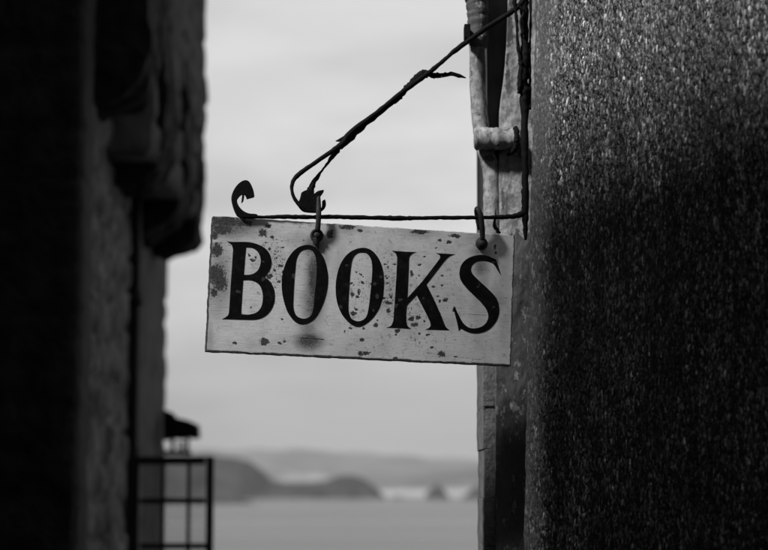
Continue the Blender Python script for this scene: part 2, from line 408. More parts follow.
# lettering: (x,y[,corner]) in zoomed crops of the photograph
def L(ox, oy, pts, sub=5, k=5.786):
    q = [(ox+p[0]/k, oy+p[1]/k, len(p) > 2) for p in pts]
    cs = [i for i, p in enumerate(q) if p[2]]
    if not cs: return [(a, b) for a, b in catmull([p[:2] for p in q], sub=sub, closed=True)]
    q = q[cs[0]:]+q[:cs[0]]; q.append(q[0]); out = []; seg = [q[0][:2]]
    for p in q[1:]:
        seg.append(p[:2])
        if p[2]:
            out += catmull(seg, sub=sub if len(seg) > 2 else 1)[:-1]; seg = [p[:2]]
    return out
GLY = [
 ('B', [L(215,235,[(68,36,1),(110,40),(180,40),(230,48),(280,70),(310,100),(325,140),(325,180),(310,215),(285,243,1),(315,265),(338,305),(346,350),(340,400),(317,445),(282,475),(235,490),(150,490),(40,486,1),(60,476),(76,462),(81,440,1),(90,300),(98,180),(104,85,1),(98,62),(85,48)]),
       L(215,235,[(180,72,1),(215,75),(245,95),(262,130),(263,165),(250,200),(225,222),(195,230),(167,230,1),(173,150)]),
       L(215,235,[(163,262,1),(205,262),(240,275),(263,300),(275,340),(275,385),(262,425),(235,450),(195,460),(151,458,1),(156,370)])]),
 ('O', [L(275,235,[(185,57),(235,72),(275,120),(300,190),(308,265),(295,350),(265,430),(225,490),(170,517),(120,505),(75,450),(48,370),(38,290),(45,215),(75,135),(125,77)]),
       L(275,235,[(185,83),(215,92),(235,130),(241,190),(238,260),(230,340),(222,420),(207,465),(170,484),(128,470),(108,430),(107,370),(112,270),(118,200),(126,140),(148,98)])]),
 ('O', [L(330,240,[(185,45),(240,60),(280,105),(305,170),(312,245),(305,330),(280,405),(235,465),(175,502),(125,490),(75,440),(45,375),(33,300),(38,215),(65,130),(115,70)]),
       L(330,240,[(187,73),(215,80),(238,115),(244,170),(240,240),(232,320),(222,400),(205,450),(165,470),(125,455),(108,415),(107,360),(113,260),(119,180),(130,115),(155,80)])]),
 ('K', [L(385,240,[(38,62,1),(108,67),(180,70,1),(155,82),(140,105),(138,160,1),(130,335,1),(215,240,1),(300,130),(318,102),(313,86),(295,76,1),(350,79),(405,82,1),(370,98),(345,122,1),(240,258,1),(290,360),(330,450,1),(350,500),(375,522,1),(300,520),(233,518,1),(258,505),(262,480),(235,420,1),(183,320,1),(127,378,1),(122,440),(127,490),(150,514,1),(80,510),(8,507,1),(35,495),(48,465,1),(58,330),(68,160),(70,100,1),(60,76)])]),
 ('S', [L(445,245,[(325,178,1),(310,130),(296,88),(283,79,1),(245,63),(205,57),(160,65),(120,85),(92,120),(83,165),(92,205),(120,245),(165,290),(210,335),(238,372),(250,410),(241,445),(215,470),(175,482),(140,478),(113,460),(94,435),(72,392),(54,354,1),(48,368,1),(65,430),(80,497,1),(92,484,1),(130,503),(170,512),(215,507),(260,485),(295,445),(312,400),(312,355),(298,310),(265,270),(225,232),(180,190),(158,165),(150,140),(160,115),(185,97),(220,92),(255,98),(282,112),(300,140)])]),
]
letter_spots = [(238,291.7,3.2,1.8),(294.9,276,3.6,3),(478.4,286.5,2.4,.9),(480,284.5,1.3,1),(346.5,265.5,1.8,1.8),(389,303,4,2),(396,306,2.6,3),(494,262,3.6,1.1),(496,268,1.6,.8),
  (375,284,2,1.6),(377,296,2,3),(373,310,1.6,2),(381,277,1.6,2),(263,279,2,2),(341,307,1.8,3),(263.5,262,1.4,1.4),(400,300,3,2.2),(424,298,1.6,1.6),(494,307,1.4,1)]
for ch, loops in GLY:
    bm = bmesh.new(); add_outline(bm, [[(x+.12*vnoise(np.array([x/2]),np.array([y/2]),5)[0], y) for x, y in lp] for lp in loops], lambda x, y, o: S(x, y, .0004-o), .0003)
    # refine so the wear mask resolves
    bmesh.ops.triangulate(bm, faces=bm.faces[:])
    for _ in range(4):
        bmesh.ops.subdivide_edges(bm, edges=[e for e in bm.edges if e.calc_length() > .0035], cuts=1)
        bmesh.ops.triangulate(bm, faces=bm.faces[:])
    me_o = bm_obj('letter', bm, letter_m, sign)
    me_o['label'] = 'black painted letter %s' % ch
    co = np.empty(len(me_o.data.vertices)*3, np.float32); me_o.data.vertices.foreach_get('co', co)
    co = co.reshape(-1,3)+np.array(sign.location)-np.array(EYE)
    xc = co[:,0]; yc = co[:,1]*c_+co[:,2]*s_; zc = -co[:,1]*s_+co[:,2]*c_
    at = me_o.data.attributes.new('wear', 'FLOAT', 'POINT')
    at.data.foreach_set('value', field(384+FPX*xc/yc, 275-FPX*zc/yc, letter_spots, 33).astype(np.float32))

# fixings of the board
def lathe(bm, c, axis, prof, seg=20):
    """prof: (distance along axis, radius)"""
    axis = Vector(axis).normalized(); a = axis.cross(Vector((0,0,1))).normalized(); b = axis.cross(a)
    rings = [[bm.verts.new(Vector(c)+axis*h+(a*math.cos(2*math.pi*k/seg)+b*math.sin(2*math.pi*k/seg))*r) for k in range(seg)] for h, r in prof]
    for i in range(len(rings)-1):
        for k in range(seg): bm.faces.new((rings[i][k], rings[i][(k+1)%seg], rings[i+1][(k+1)%seg], rings[i+1][k]))
    bm.faces.new(rings[0][::-1]); bm.faces.new(rings[-1])
def tube_px(bm, pts, off=0., seg=10, squash=None, sub=5, jit=0, seed=0, fat=1.0):
    """pts: (px,py,radius_px[,off])"""
    q = catmull([(p[0], p[1], p[2], (p[3] if len(p) > 3 else off)) for p in pts], sub=sub)
    add_tube(bm, [S(a, b, d) for a, b, r, d in q], [max(r, .15)*PXM*fat for a, b, r, d in q], seg, squash, jit=jit, seed=seed)
# left strap, held by a domed bolt
fx = bm = bmesh.new(); tube_px(bm, [(317.6,199,2.0,.010),(317.6,206,2.5,.011),(317.4,215,2.7,.013),(317.2,224,2.6,.011),(316.8,231,2.8,.007)], squash=.6, seg=12)
tube_px(bm, [(317.6,199,1.9,.010),(318.5,197.8,1.8,.002),(319.5,201,1.8,-.006),(319.5,208,1.6,-.008)], seg=10)
bm_obj('strap', bm, rusty, sign, True)
bm = bmesh.new(); lathe(bm, S(316.5,235.5,.0005), sn, [(0,6.6*PXM),(.003,6.8*PXM),(.0042,6.2*PXM),(.0042,4.2*PXM),(.0034,3.9*PXM),(.0034,3.2*PXM),(.0075,2.9*PXM),(.0088,1.9*PXM),(.009,.5*PXM)])
tube_px(bm, [(315,238,3.4,.003),(316,243,3.0,.003),(317.2,246.5,1.6,.003),(318.3,249.3,.3,.003)], squash=.7)
bm_obj('bolt', bm, rusty, sign, True)
# right shackle looped over the bar
bm = bmesh.new(); tube_px(bm, [(481.5,240,2.4,.008),(480.8,233,2.8,.012),(479.5,224,2.9,.016),(478,216,2.9,.018),(476.3,211,2.8,.014),(476.5,209.3,2.7,.004),(477.5,212,2.6,-.006),(479.5,220,2.5,-.012),(481.5,229,2.3,-.014)], seg=14)
bm_obj('shackle', bm, rusty, sign, True)
bm = bmesh.new(); lathe(bm, S(481.2,243.8,.0005), sn, [(0,6.2*PXM),(.003,6.6*PXM),(.0055,6.1*PXM),(.0075,4.9*PXM),(.0085,3.1*PXM),(.0115,2.9*PXM),(.0128,1.8*PXM),(.013,.5*PXM)])
bm_obj('bolt', bm, rusty, sign, True)

# ================================================================== WROUGHT IRON BRACKET
bracket = thing('iron_bracket', 'black wrought iron bracket with scrolled tip carrying the BOOKS board', 'bracket', S(524, 217))
bm = bmesh.new()
bar = [(243,216.8,1.9),(262,217.2,1.7),(285,216.8,2.3),(310,217.2,2.2),(340,217,2.3),(375,217.8,2.2),(400,218.3,2.6),(412,218.2,2.0),(440,217.8,2.2),(480,217.6,2.1),(505,217,2.3),(518,215.5,3),(524.5,212,3.6)]
tube_px(bm, bar, seg=10, jit=.13, sub=9)
bm_obj('bar', bm, iron, bracket, True)
def zoomp(ox, oy, k, pts): return [(ox+p[0]/k, oy+p[1]/k)+tuple(p[2:]) for p in pts]
def solid(name, px_pts, thick, parent, m=iron, off=None, bev=.002, sub=4):
    bm = bmesh.new(); off = thick/2 if off is None else off
    add_outline(bm, [px_pts], lambda x, y, o: S(x, y, off-o), thick)
    return bm_obj(name, bm, m, parent)
scr = L(225,170,[(135,432),(100,395),(75,330),(62,260),(75,200),(110,140),(150,108),(185,98),(215,110),(240,150),(258,200),(266,250,1),(205,266,1),(195,240),(182,222),(176,222,1),(165,290),(153,303,1),(162,225,1),(140,240),(108,280),(115,320),(135,352),(170,383),(215,402),(280,408),(300,422),(345,428,1),(340,436,1),(250,434)], 4, 9.17)
solid('scroll_tip', scr, .014, bracket)
bm = bmesh.new()
K2 = 6.11
stay = zoomp(280,130,K2,[(150,488,12),(118,462,10),(92,428,10),(75,395,10),(70,350,10.5),(84,305,12),(130,260,13),(230,190,12.5),(320,128,13),(380,82,16)]) + \
       zoomp(340,55,5.486,[(60,425,15),(200,318,12),(300,238,12),(360,190,13),(430,140,14),(490,95,13),(545,50,11),(600,3,10.5)]) + \
       zoomp(455,0,4.58,[(0,232,11),(65,185,11),(130,138,12),(190,100,12),(240,68,11),(280,38,12),(310,5,12),(330,-60,10)])
stay = [(a, b, r/(K2 if i < 10 else (5.486 if i < 18 else 4.58))) for i, (a, b, r) in enumerate(stay)]
tube_px(bm, [s+(.004,) for s in stay], seg=10, jit=.12, sub=5, fat=1.12)
bm_obj('stay', bm, iron, bracket, True)
bm = bmesh.new()
st2 = zoomp(280,130,K2,[(180,400,24),(188,370,19),(210,318,14),(235,280,9),(262,243,7),(290,205,9),(315,172,10),(345,135,14)]) + \
      zoomp(340,55,5.486,[(10,492,17),(100,405,17),(200,330,13),(300,255,12),(330,228,12),(370,180,15),(410,140,18),(450,108,20),(480,102,17),(520,110,13),(570,106,10),(620,103,10),(660,113,7),(694,125,2)])
st2 = [(a, b, r/(K2 if i < 8 else 5.486)) for i, (a, b, r) in enumerate(st2)]
tube_px(bm, [s+(-.004,) for s in st2], seg=10, jit=.3, sub=5, seed=3, fat=1.15)
# frayed slivers of the leaf
tube_px(bm, zoomp(340,55,5.486,[(500,125,.5),(540,124,.7),(580,118,.6),(610,112,.5)]), sub=3)
tube_px(bm, zoomp(340,55,5.486,[(610,108,.9),(640,118,.8),(655,127,.3)]), sub=3)
tube_px(bm, zoomp(340,55,5.486,[(280,262,.8),(300,263,1.4),(330,235,1.6)]), sub=3)
tube_px(bm, zoomp(280,130,K2,[(340,68,.4),(365,62,1.6),(420,30,1.8)]), sub=3)
tube_px(bm, zoomp(280,130,K2,[(298,180,.5),(305,172,1.2),(325,150,1.6)]), sub=3)
bm_obj('leaf_spray', bm, iron, bracket, True)
claw = L(280,130,[(106,450,1),(125,420),(135,380,1),(165,368),(200,371,1),(205,393,1),(228,376),(262,369,1),(262,383),(240,415),(225,430,1),(245,440),(243,484,1),(260,468),(263,430,1),(272,428,1),(277,460),(264,490),(235,503),(180,502),(140,492)], 3, K2)
solid('claw', claw, .018, bracket, off=.008)
# upright fixed to the wall: gnarled, twisted strands
bm = bmesh.new()
tube_px(bm, [(521,-90,4),(522,-40,4.5),(523.5,-5,4.6),(524.5,20,4.2),(525,45,4),(524.5,62,6),(523,80,5.6),(524.3,95,5.4),(524.6,120,4.0),(525,150,3.8),(525.3,180,3.6),(525.2,205,3.9),(525.4,225,2.6),(525.4,240,1.4)], seg=12, jit=.2, sub=7, seed=5)
bm_obj('upright', bm, iron, bracket, True)
bm = bmesh.new()
tube_px(bm, [(515,-30,1.4),(514,4,2.0),(516,22,1.7),(516.5,40,1.5),(518.5,56,2.2),(520,66,2.6),(519,84,3.0),(518,94,1.6)], off=.006, jit=.3, sub=6, seed=7)
tube_px(bm, [(529,-30,1.4),(530,10,1.2),(529.6,40,1.0),(529,60,1.8),(529.5,85,1.4),(529.3,110,1.3)], off=.004, jit=.3, sub=6, seed=8)
tube_px(bm, [(518,8,1.2),(522,14,1.6),(519,24,1.2),(521,36,1.4)], off=.012, jit=.3, seed=9)
bm_obj('twisted_strand', bm, iron, bracket, True)
# little broken hook dangling from the bar behind the board's top edge
hook = bmesh.new()
tube_px(hook, [(496.5,209,.5),(496.2,214,.7),(498,217,.8),(496,219,1.4),(495.2,225,1.9),(497,228,2.2),(499,231,1.8),(501.5,232.5,1.0)], off=-.006, jit=.3)
bm_obj('hook', hook, iron, bracket, True)

# ================================================================== RIGHT: ROUGHCAST HOUSE WALL
FARY = 3.79
A0 = P(527, 300, FARY); LEAN = .030
wd = Vector((.5, -.866, 0)).normalized()         # from the far corner towards the camera
wn = Vector((-abs(wd.y), -wd.x, 0))               # facing the alley
house_r = thing('roughcast_house', 'dark wet roughcast house wall filling the right of the alley', 'house', (A0.x+.6, 1.5, 0))
fs, fz0, fz1, st_, sz_ = .95, 1.38, 2.78, .0013, .0016
gs = int(fs/st_); gz = int((fz1-fz0)/sz_)
H = np.zeros((gs, gz)); T = np.full((gs, gz), .03)
npb = 140000
cs_ = rng.random(npb)*fs; cz_ = fz0+rng.random(npb)*(fz1-fz0)
ra = .0008+.0020*rng.random(npb)**2.0; rb = ra*(1.8+2.4*rng.random(npb)); hh = ra*(.6+.9*rng.random(npb))
patch = vnoise(cs_*7, cz_*2.2, 57, 4)                # rain-washed vertical patches
tn = .007+.27*rng.random(npb)**3.0*(1+.9*patch); big = rng.random(npb) < .09*(1+1.2*patch); tn[big] += .5*rng.random(big.sum())
tilt = (rng.random(npb)-.5)*.9
for i in range(npb):
    r_ = rb[i]; i0 = max(0, int((cs_[i]-r_)/st_)); i1 = min(gs, int((cs_[i]+r_)/st_)+2); j0 = max(0, int((cz_[i]-r_-fz0)/sz_)); j1 = min(gz, int((cz_[i]+r_-fz0)/sz_)+2)
    if i1 <= i0 or j1 <= j0: continue
    a = (np.arange(i0, i1)*st_-cs_[i])[:,None]; b = (fz0+np.arange(j0, j1)*sz_-cz_[i])[None,:]
    ct, sn_ = math.cos(tilt[i]*.5), math.sin(tilt[i]*.5)
    u_ = (a*ct+b*sn_)/ra[i]; v_ = (-a*sn_+b*ct)/rb[i]
    h = hh[i]*np.sqrt(np.clip(1-u_*u_-v_*v_, 0, None))
    sub = H[i0:i1, j0:j1]; mk = h > sub; sub[mk] = h[mk]; T[i0:i1, j0:j1][mk] = tn[i]
sg = np.arange(gs)*st_; zg = fz0+np.arange(gz)*sz_
Sg, Zg = np.meshgrid(sg, zg, indexing='ij')
nz = vnoise(Sg*330, Zg*210, 68, 3); H += .0011*nz+.0008*rng.standard_normal(H.shape)*.6
T *= np.clip(1+1.3*vnoise(Sg*260+7, Zg*150, 72, 3), .15, 3)
H += .0045*vnoise(Sg*16, Zg*7, 61)+.005*vnoise(Sg*5, Zg*2.2, 62)
bw = .085+.03*vnoise(Zg*3, Zg*0, 63)+.10*np.clip((Zg-2.2)/.4, 0, 1)*0
band = np.clip((bw-Sg)/.05+.8*vnoise(Sg*60, Zg*35, 64)+.1, 0, 1)
H = H*(1-band*.55)+.0015*band
# pad outward with coarse rows/columns so the wall is one piece
sx = np.concatenate([[0.0], sg[1:], np.linspace(fs+.03, 6.2, 60)])
zx = np.concatenate([np.linspace(0, fz0-.03, 25), zg, np.linspace(fz1+.03, 5.6, 40)])
SX, ZX = np.meshgrid(sx, zx, indexing='ij')
HX = .003+.0045*vnoise(SX*14, ZX*9, 61); TX = np.full(SX.shape, .05); BX = np.clip((.10-SX)/.05, 0, 1)
HX[:gs, 25:25+gz] = H; TX[:gs, 25:25+gz] = T; BX[:gs, 25:25+gz] = band
TX *= np.where(TX > 0, 1+.45*vnoise(SX*26+.6*vnoise(SX*9, ZX*5, 70), ZX*1.6, 69, 3), 1)
base = np.array([A0.x, A0.y, 0.])[None,None,:]+SX[...,None]*np.array(wd)
base = base+HX[...,None]*np.array(wn); base[...,2] = ZX
base[...,0] += (ZX-A0.z)*LEAN
rnd = np.clip((.012-SX)/.012, 0, 1)                 # softened arris at the far corner
base[...,0] += rnd*.006+.003*vnoise(ZX*20, ZX*0, 66)*np.clip(1-SX/.05, 0, 1)
me = grid_mesh('wall', base, {'tone': TX, 'smooth_band': BX})
link('wall', me, roughcast_m, house_r, True)
bm = bmesh.new()                                    # the house's body behind the roughcast face
c0 = A0+wn*-.012; c1 = A0+wd*6.2+wn*-.012
vs = []
for z in (0, 5.6):
    dx = (z-A0.z)*LEAN+.006
    vs.append([bm.verts.new((c0.x+dx, c0.y, z)), bm.verts.new((c1.x+dx, c1.y, z)), bm.verts.new((6, c1.y, z)), bm.verts.new((6, c0.y, z))])
for k in range(4): bm.faces.new((vs[0][k], vs[0][(k+1)%4], vs[1][(k+1)%4], vs[1][k]))
bm.faces.new(vs[0][::-1]); bm.faces.new(vs[1])
bm_obj('house_body', bm, smooth_stone, house_r)
bm = bmesh.new()
vv = [bm.verts.new(p) for p in ((.40,3.82,5.62),(3.52,-1.65,5.62),(6.1,-1.65,5.62),(6.1,3.82,5.62),(3.2,3.82,7.2),(4.8,-1.65,7.2))]
for f in ((0,3,2,1),(0,1,5,4),(2,3,4,5),(0,4,3),(1,2,5)): bm.faces.new([vv[i] for i in f])
bm_obj('roof', bm, slate, house_r)

# neighbouring whitewashed wall end behind the bracket
def pts_wall(name, Y, xl, xr, ytop, ybot, m, parent, wear_shade_fn, seed, amp=.006, thick=.25, n=(70, 420), curve=0):
    """an uneven upright strip facing the camera; xl/xr are functions of photo height"""
    yy = np.linspace(ybot, ytop, n[1]); uu = np.linspace(0, 1, n[0]); V = np.zeros((n[0], n[1], 3)); W = np.zeros(n)
    for j, y in enumerate(yy):
        a, b = P(xl(y), y, Y), P(xr(y), y, Y)
        V[:, j, 0] = a.x+(b.x-a.x)*uu; V[:, j, 1] = Y; V[:, j, 2] = a.z
        W[:, j] = wear_shade_fn(xl(y)+(xr(y)-xl(y))*uu, np.full_like(uu, y))
    V[..., 1] -= amp*vnoise(V[...,0]*30, V[...,2]*22, seed)+curve*np.sin(np.pi*np.clip(uu[:,None],0,1))
    me = grid_mesh(name, V, {'wear': W}); bm = bmesh.new(); bm.from_mesh(me); bpy.data.meshes.remove(me)  # this mask also holds the painted shade of the lower strip
    es = [e for e in bm.edges if e.is_boundary]; r = bmesh.ops.extrude_edge_only(bm, edges=es)
    for g in r['geom']:
        if isinstance(g, bmesh.types.BMVert): g.co.y = Y+thick
    bmesh.ops.contextual_create(bm, geom=[e for e in bm.edges if e.is_boundary])
    return bm_obj(name, bm, m, parent, True)
interp = lambda xs, ys: (lambda y: float(np.interp(y, xs, ys)))
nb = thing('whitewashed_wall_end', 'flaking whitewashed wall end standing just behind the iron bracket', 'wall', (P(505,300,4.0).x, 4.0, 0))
def wear_shade_pl(x, y):
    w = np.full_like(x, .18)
    w = np.maximum(w, np.clip((y-212)/30, 0, 1)*.62)  # shade below sign height painted in as lost whitewash
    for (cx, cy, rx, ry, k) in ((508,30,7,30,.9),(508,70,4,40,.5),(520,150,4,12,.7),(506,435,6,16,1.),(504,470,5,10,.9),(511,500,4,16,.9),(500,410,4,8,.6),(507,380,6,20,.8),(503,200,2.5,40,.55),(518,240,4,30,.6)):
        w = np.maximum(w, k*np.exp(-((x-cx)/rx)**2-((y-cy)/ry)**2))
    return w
pts_wall('plaster_face', 3.972, interp([-900,0,60,110,180,235,260,1200],[509,509,506,500,499,500,496,496]), lambda y: 545., -900, 1150, plaster_m, nb, wear_shade_pl, 71, n=(60,900))
# dark recessed panel between pipe and plaster
bm = bmesh.new(); a = P(484, -900, 4.09); add_box(bm, P(485,0,4.09).x, P(545,0,4.09).x, 4.02, 4.5, P(500,236,4.02).z, a.z)
bm_obj('recess', bm, mat('dark_grey_board', .045, .8, .35, 25, .002, 90, stretch=(1,1,.3)), nb)
# narrow strip of worn edge bricks, each brick a little out of line
bm = bmesh.new(); random.seed(3)
ys = [1150]
while ys[-1] > 236: ys.append(ys[-1]-random.uniform(40, 54))
for k in range(len(ys)-1):
    pa, pb = P(483.6+random.uniform(-1,.8), ys[k], 4.03), P(497.5+random.uniform(-.6,.4), ys[k+1]+.25, 4.03)
    add_box(bm, pa.x, pb.x, 4.0+random.uniform(0,.006), 4.28, pa.z, pb.z, bev=.0015)
bmesh.ops.subdivide_edges(bm, edges=[e for e in bm.edges if e.calc_length() > .03], cuts=4, use_grid_fill=True)
for v in bm.verts:
    nn = mnoise.noise_vector(v.co*55); v.co += nn*.0016
o = bm_obj('edge_brick', bm, mat('worn_brick', .13, .9, .45, 45, .003, 120, spec=.2), nb)
bm = bmesh.new(); pb = P(530, 238, 4.05); add_box(bm, P(486,450,4.05).x, pb.x, 4.009, 4.27, 0, pb.z)
bm_obj('mortar', bm, mat('dark_mortar', .06, .95, .3, 60), nb)

# painted pipe with joint, lug and bracket
pipe = thing('painted_pipe', 'lumpy white painted pipe with flaking joint running down beside the wall end', 'pipe', P(490, 236, 3.97))
KP = 3.97/FPX
def tube_at(bm, pts, Y, seg=20, jit=0, seed=0, sub=8, squash=None):
    q = catmull(pts, sub=sub); add_tube(bm, [P(a, b, Y+d) for a, b, r, d in q], [r*KP for a, b, r, d in q], seg, squash, jit=jit, seed=seed)
def wear_attr(o, fn):
    me = o.data; co = np.empty(len(me.vertices)*3, np.float32); me.vertices.foreach_get('co', co); co = co.reshape(-1,3)+np.array(origin(o))-np.array(EYE)
    yc = co[:,1]*c_+co[:,2]*s_; zc = -co[:,1]*s_+co[:,2]*c_
    at = me.attributes.new('wear', 'FLOAT', 'POINT'); at.data.foreach_set('value', fn(384+FPX*co[:,0]/yc, 275-FPX*zc/yc).astype(np.float32))
bm = bmesh.new(); tube_at(bm, [(475,-500,8,0),(475,-60,8,0),(476.5,20,8.3,0),(477,45,8.5,0),(477.5,70,8.3,0),(478.5,100,8.2,0),(481,128,8.5,0),(486.5,150,9.2,0),(491,170,9.0,0),(492.5,195,9.2,0),(493,225,9.4,0),(493.5,260,9.2,0),(494,330,9,0)], 3.99, jit=.04, seed=2)
o = bm_obj('pipe_run', bm, plaster_m, pipe, True)
def wear_pipe(x, y):
    w = np.full_like(x, .24)
    for (cx, cy, rx, ry, k) in ((482,62,6,14,1.),(484,74,5,9,.9),(472,42,9,8,.6),(487,100,2,50,.6),(503,190,2,50,.7),(470,10,7,14,.9),(492,158,12,5,.75)):
        w = np.maximum(w, k*np.exp(-((x-cx)/rx)**2-((y-cy)/ry)**2))
    return w
wear_attr(o, wear_pipe)
bm = bmesh.new(); tube_at(bm, [(474,-260,9,0),(474,-100,10,0),(475,-14,10.5,0),(476,0,11.2,0),(477.5,8,11.6,0),(477.5,20,10.6,0),(478,32,10.8,0),(478.5,43,10.2,0),(478.5,48,8.4,0)], 3.985, jit=.09, seed=4)
o = bm_obj('joint', bm, plaster_m, pipe, True)
wear_attr(o, lambda x, y: np.maximum(.5+.45*np.exp(-((x-468)/8)**2), 1.0*np.exp(-((x-487)/5)**2)))
bm = bmesh.new(); pa, pb = P(464,40,3.95), P(470,26,3.95); add_box(bm, pa.x, pb.x, 3.93, 3.97, pa.z, pb.z, .002); bm_obj('lug', bm, iron, pipe)
bm = bmesh.new(); tube_at(bm, [(474,138.5,9,-.045),(476,138.5,11.6,-.045),(484,138.6,11.8,-.045),(496,139,11.2,-.045),(508,139,10.8,-.045),(514,138.5,10.6,-.045),(516.5,138.5,8.5,-.045)], 4.0, jit=.045, seed=6, squash=.9)
o = bm_obj('pipe_bracket', bm, plaster_m, pipe, True); wear_attr(o, lambda x, y: np.maximum(.28, .9*np.exp(-((y-152)/3.)**2)+.9*np.exp(-((x-516)/3)**2)))
bm = bmesh.new(); tube_at(bm, [(515,128,2.4,-.05),(516.8,132,2.8,-.055),(516.6,140,3.0,-.055),(515.5,148,2.8,-.05),(512,152,2.2,-.04),(508,155,1.6,-.03)], 3.99, seg=10, jit=.2); tube_at(bm, [(497,150,3.2,-.02),(498,156,2.4,-.01),(500,162,1.6,0)], 3.99, seg=10, jit=.2)
bm_obj('clamp', bm, iron, pipe, True)
bm = bmesh.new(); tube_at(bm, [(507,150,3.2,0),(506.5,175,3.4,0),(505.5,200,3.2,0),(505,240,3.2,0),(505,330,3.2,0)], 3.985, seg=12, jit=.12); o = bm_obj('thin_pipe', bm, plaster_m, pipe, True); wear_attr(o, lambda x, y: np.full_like(x, .35))

# ================================================================== LEFT: STONE HOUSE
hl = thing('jettied_stone_house', 'dark old stone house on the left with rounded corbels under its overhanging upper storey', 'house', (-1.6, 9, 0))
XF = P(75, 300, 7.4).x
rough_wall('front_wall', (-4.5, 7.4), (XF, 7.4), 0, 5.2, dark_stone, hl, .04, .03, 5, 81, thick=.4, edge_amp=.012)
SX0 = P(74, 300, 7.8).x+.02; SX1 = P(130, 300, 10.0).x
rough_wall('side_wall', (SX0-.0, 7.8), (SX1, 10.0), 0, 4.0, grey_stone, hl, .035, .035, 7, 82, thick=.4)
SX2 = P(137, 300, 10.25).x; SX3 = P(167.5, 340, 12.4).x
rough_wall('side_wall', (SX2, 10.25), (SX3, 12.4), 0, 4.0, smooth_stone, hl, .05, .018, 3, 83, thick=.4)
bm = bmesh.new(); add_box(bm, -5.5, -1.70, 7.82, 12.4, 0, 5.2); bm_obj('house_body', bm, dark_stone, hl)
# dark downpipe standing in the gap between the two lengths of wall
dp = thing('downpipe', 'thin black downpipe in the gap between two lengths of the left house wall', 'pipe', P(134, 483, 10.05))
bm = bmesh.new(); pz = [(134,1000),(134.5,520),(133.5,430),(135,330),(136,260)]
add_tube(bm, [Vector((P(135,300,10.05).x+.0, 10.05, z)) for z in (0,1,2,2.9,3.3)], .030, 14, jit=.05)
for z in (.6, 1.75, 2.62): add_tube(bm, [Vector((P(135,300,10.05).x, 10.05, z-.04)), Vector((P(135,300,10.05).x, 10.05, z+.04))], .042, 14)
bm_obj('pipe_run', bm, black_wood, dp, True)
# jettied upper storey
JX = -1.155
bm = bmesh.new()
def jet_pts(): return
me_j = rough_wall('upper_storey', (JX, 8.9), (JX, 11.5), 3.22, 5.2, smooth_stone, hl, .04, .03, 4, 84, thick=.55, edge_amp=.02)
# corbels: stepped quarter-round brackets, each a solid block 0.3 m thick
def corbel(Y, outline, thick):
    bm = bmesh.new(); lp = catmull(outline, sub=5, closed=True)
    add_outline(bm, [lp], lambda x, y, o: P(x, y, Y)*1.0+Vector((0, o, 0)), thick)
    bmesh.ops.triangulate(bm, faces=bm.faces[:])
    for _ in range(5): bmesh.ops.subdivide_edges(bm, edges=[e for e in bm.edges if e.calc_length() > .05], cuts=1); bmesh.ops.triangulate(bm, faces=bm.faces[:])
    for v in bm.verts: v.co += mnoise.noise_vector(v.co*7)*.028+mnoise.noise_vector(v.co*19)*.012
    return bm_obj('corbel', bm, corbel_stone, hl)
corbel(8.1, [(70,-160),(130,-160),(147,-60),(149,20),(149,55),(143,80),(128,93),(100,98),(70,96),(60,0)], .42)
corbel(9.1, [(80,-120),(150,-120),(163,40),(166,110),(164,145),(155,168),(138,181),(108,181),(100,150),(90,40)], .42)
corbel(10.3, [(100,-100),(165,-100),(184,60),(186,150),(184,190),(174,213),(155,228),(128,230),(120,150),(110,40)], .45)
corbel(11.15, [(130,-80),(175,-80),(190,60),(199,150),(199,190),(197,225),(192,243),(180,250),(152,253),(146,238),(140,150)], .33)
# roof
bm = bmesh.new()
vv = [bm.verts.new(p) for p in ((-1.0,7.2,5.22),(-.95,12.6,5.22),(-6,12.6,5.22),(-6,7.2,5.22),(-3.4,7.2,7.2),(-3.4,12.6,7.2))]
for f in ((0,1,2,3),(0,4,5,1),(2,5,4,3),(0,3,4),(1,5,2)): bm.faces.new([vv[i] for i in f])
bm_obj('roof', bm, slate, hl)
# open casement swung out across the alley
cs = bm = bmesh.new(); CY = 9.2
def cbox(x0, x1, y0, y1, d=.045, yo=0):
    a = P(x0, y1, CY); b = P(x1, y0, CY); add_box(bm, a.x, b.x, CY-d/2+yo, CY+d/2+yo, a.z, b.z, .003)
cbox(126.5, 140, 456.3, 640); cbox(204.6, 214, 456.3, 640); cbox(140.05, 205.2, 456.3, 464.6, .043); cbox(140.05, 205.2, 634, 640, .043)
fr = bm_obj('casement', bm, black_wood, hl)
bm = bmesh.new()
for x in (160.5, 186.2): cbox(x-1, x+4.8, 463.9, 633.9, .03)
for y in (499, 544, 589): cbox(140.1, 205.1, y-.9, y+4.8, .026)
bm_obj('glazing_bars', bm, black_wood, fr)
bm = bmesh.new(); cbox(139.5, 205.6, 463.5, 634.5, .004); bm_obj('pane', bm, glass_m, fr)
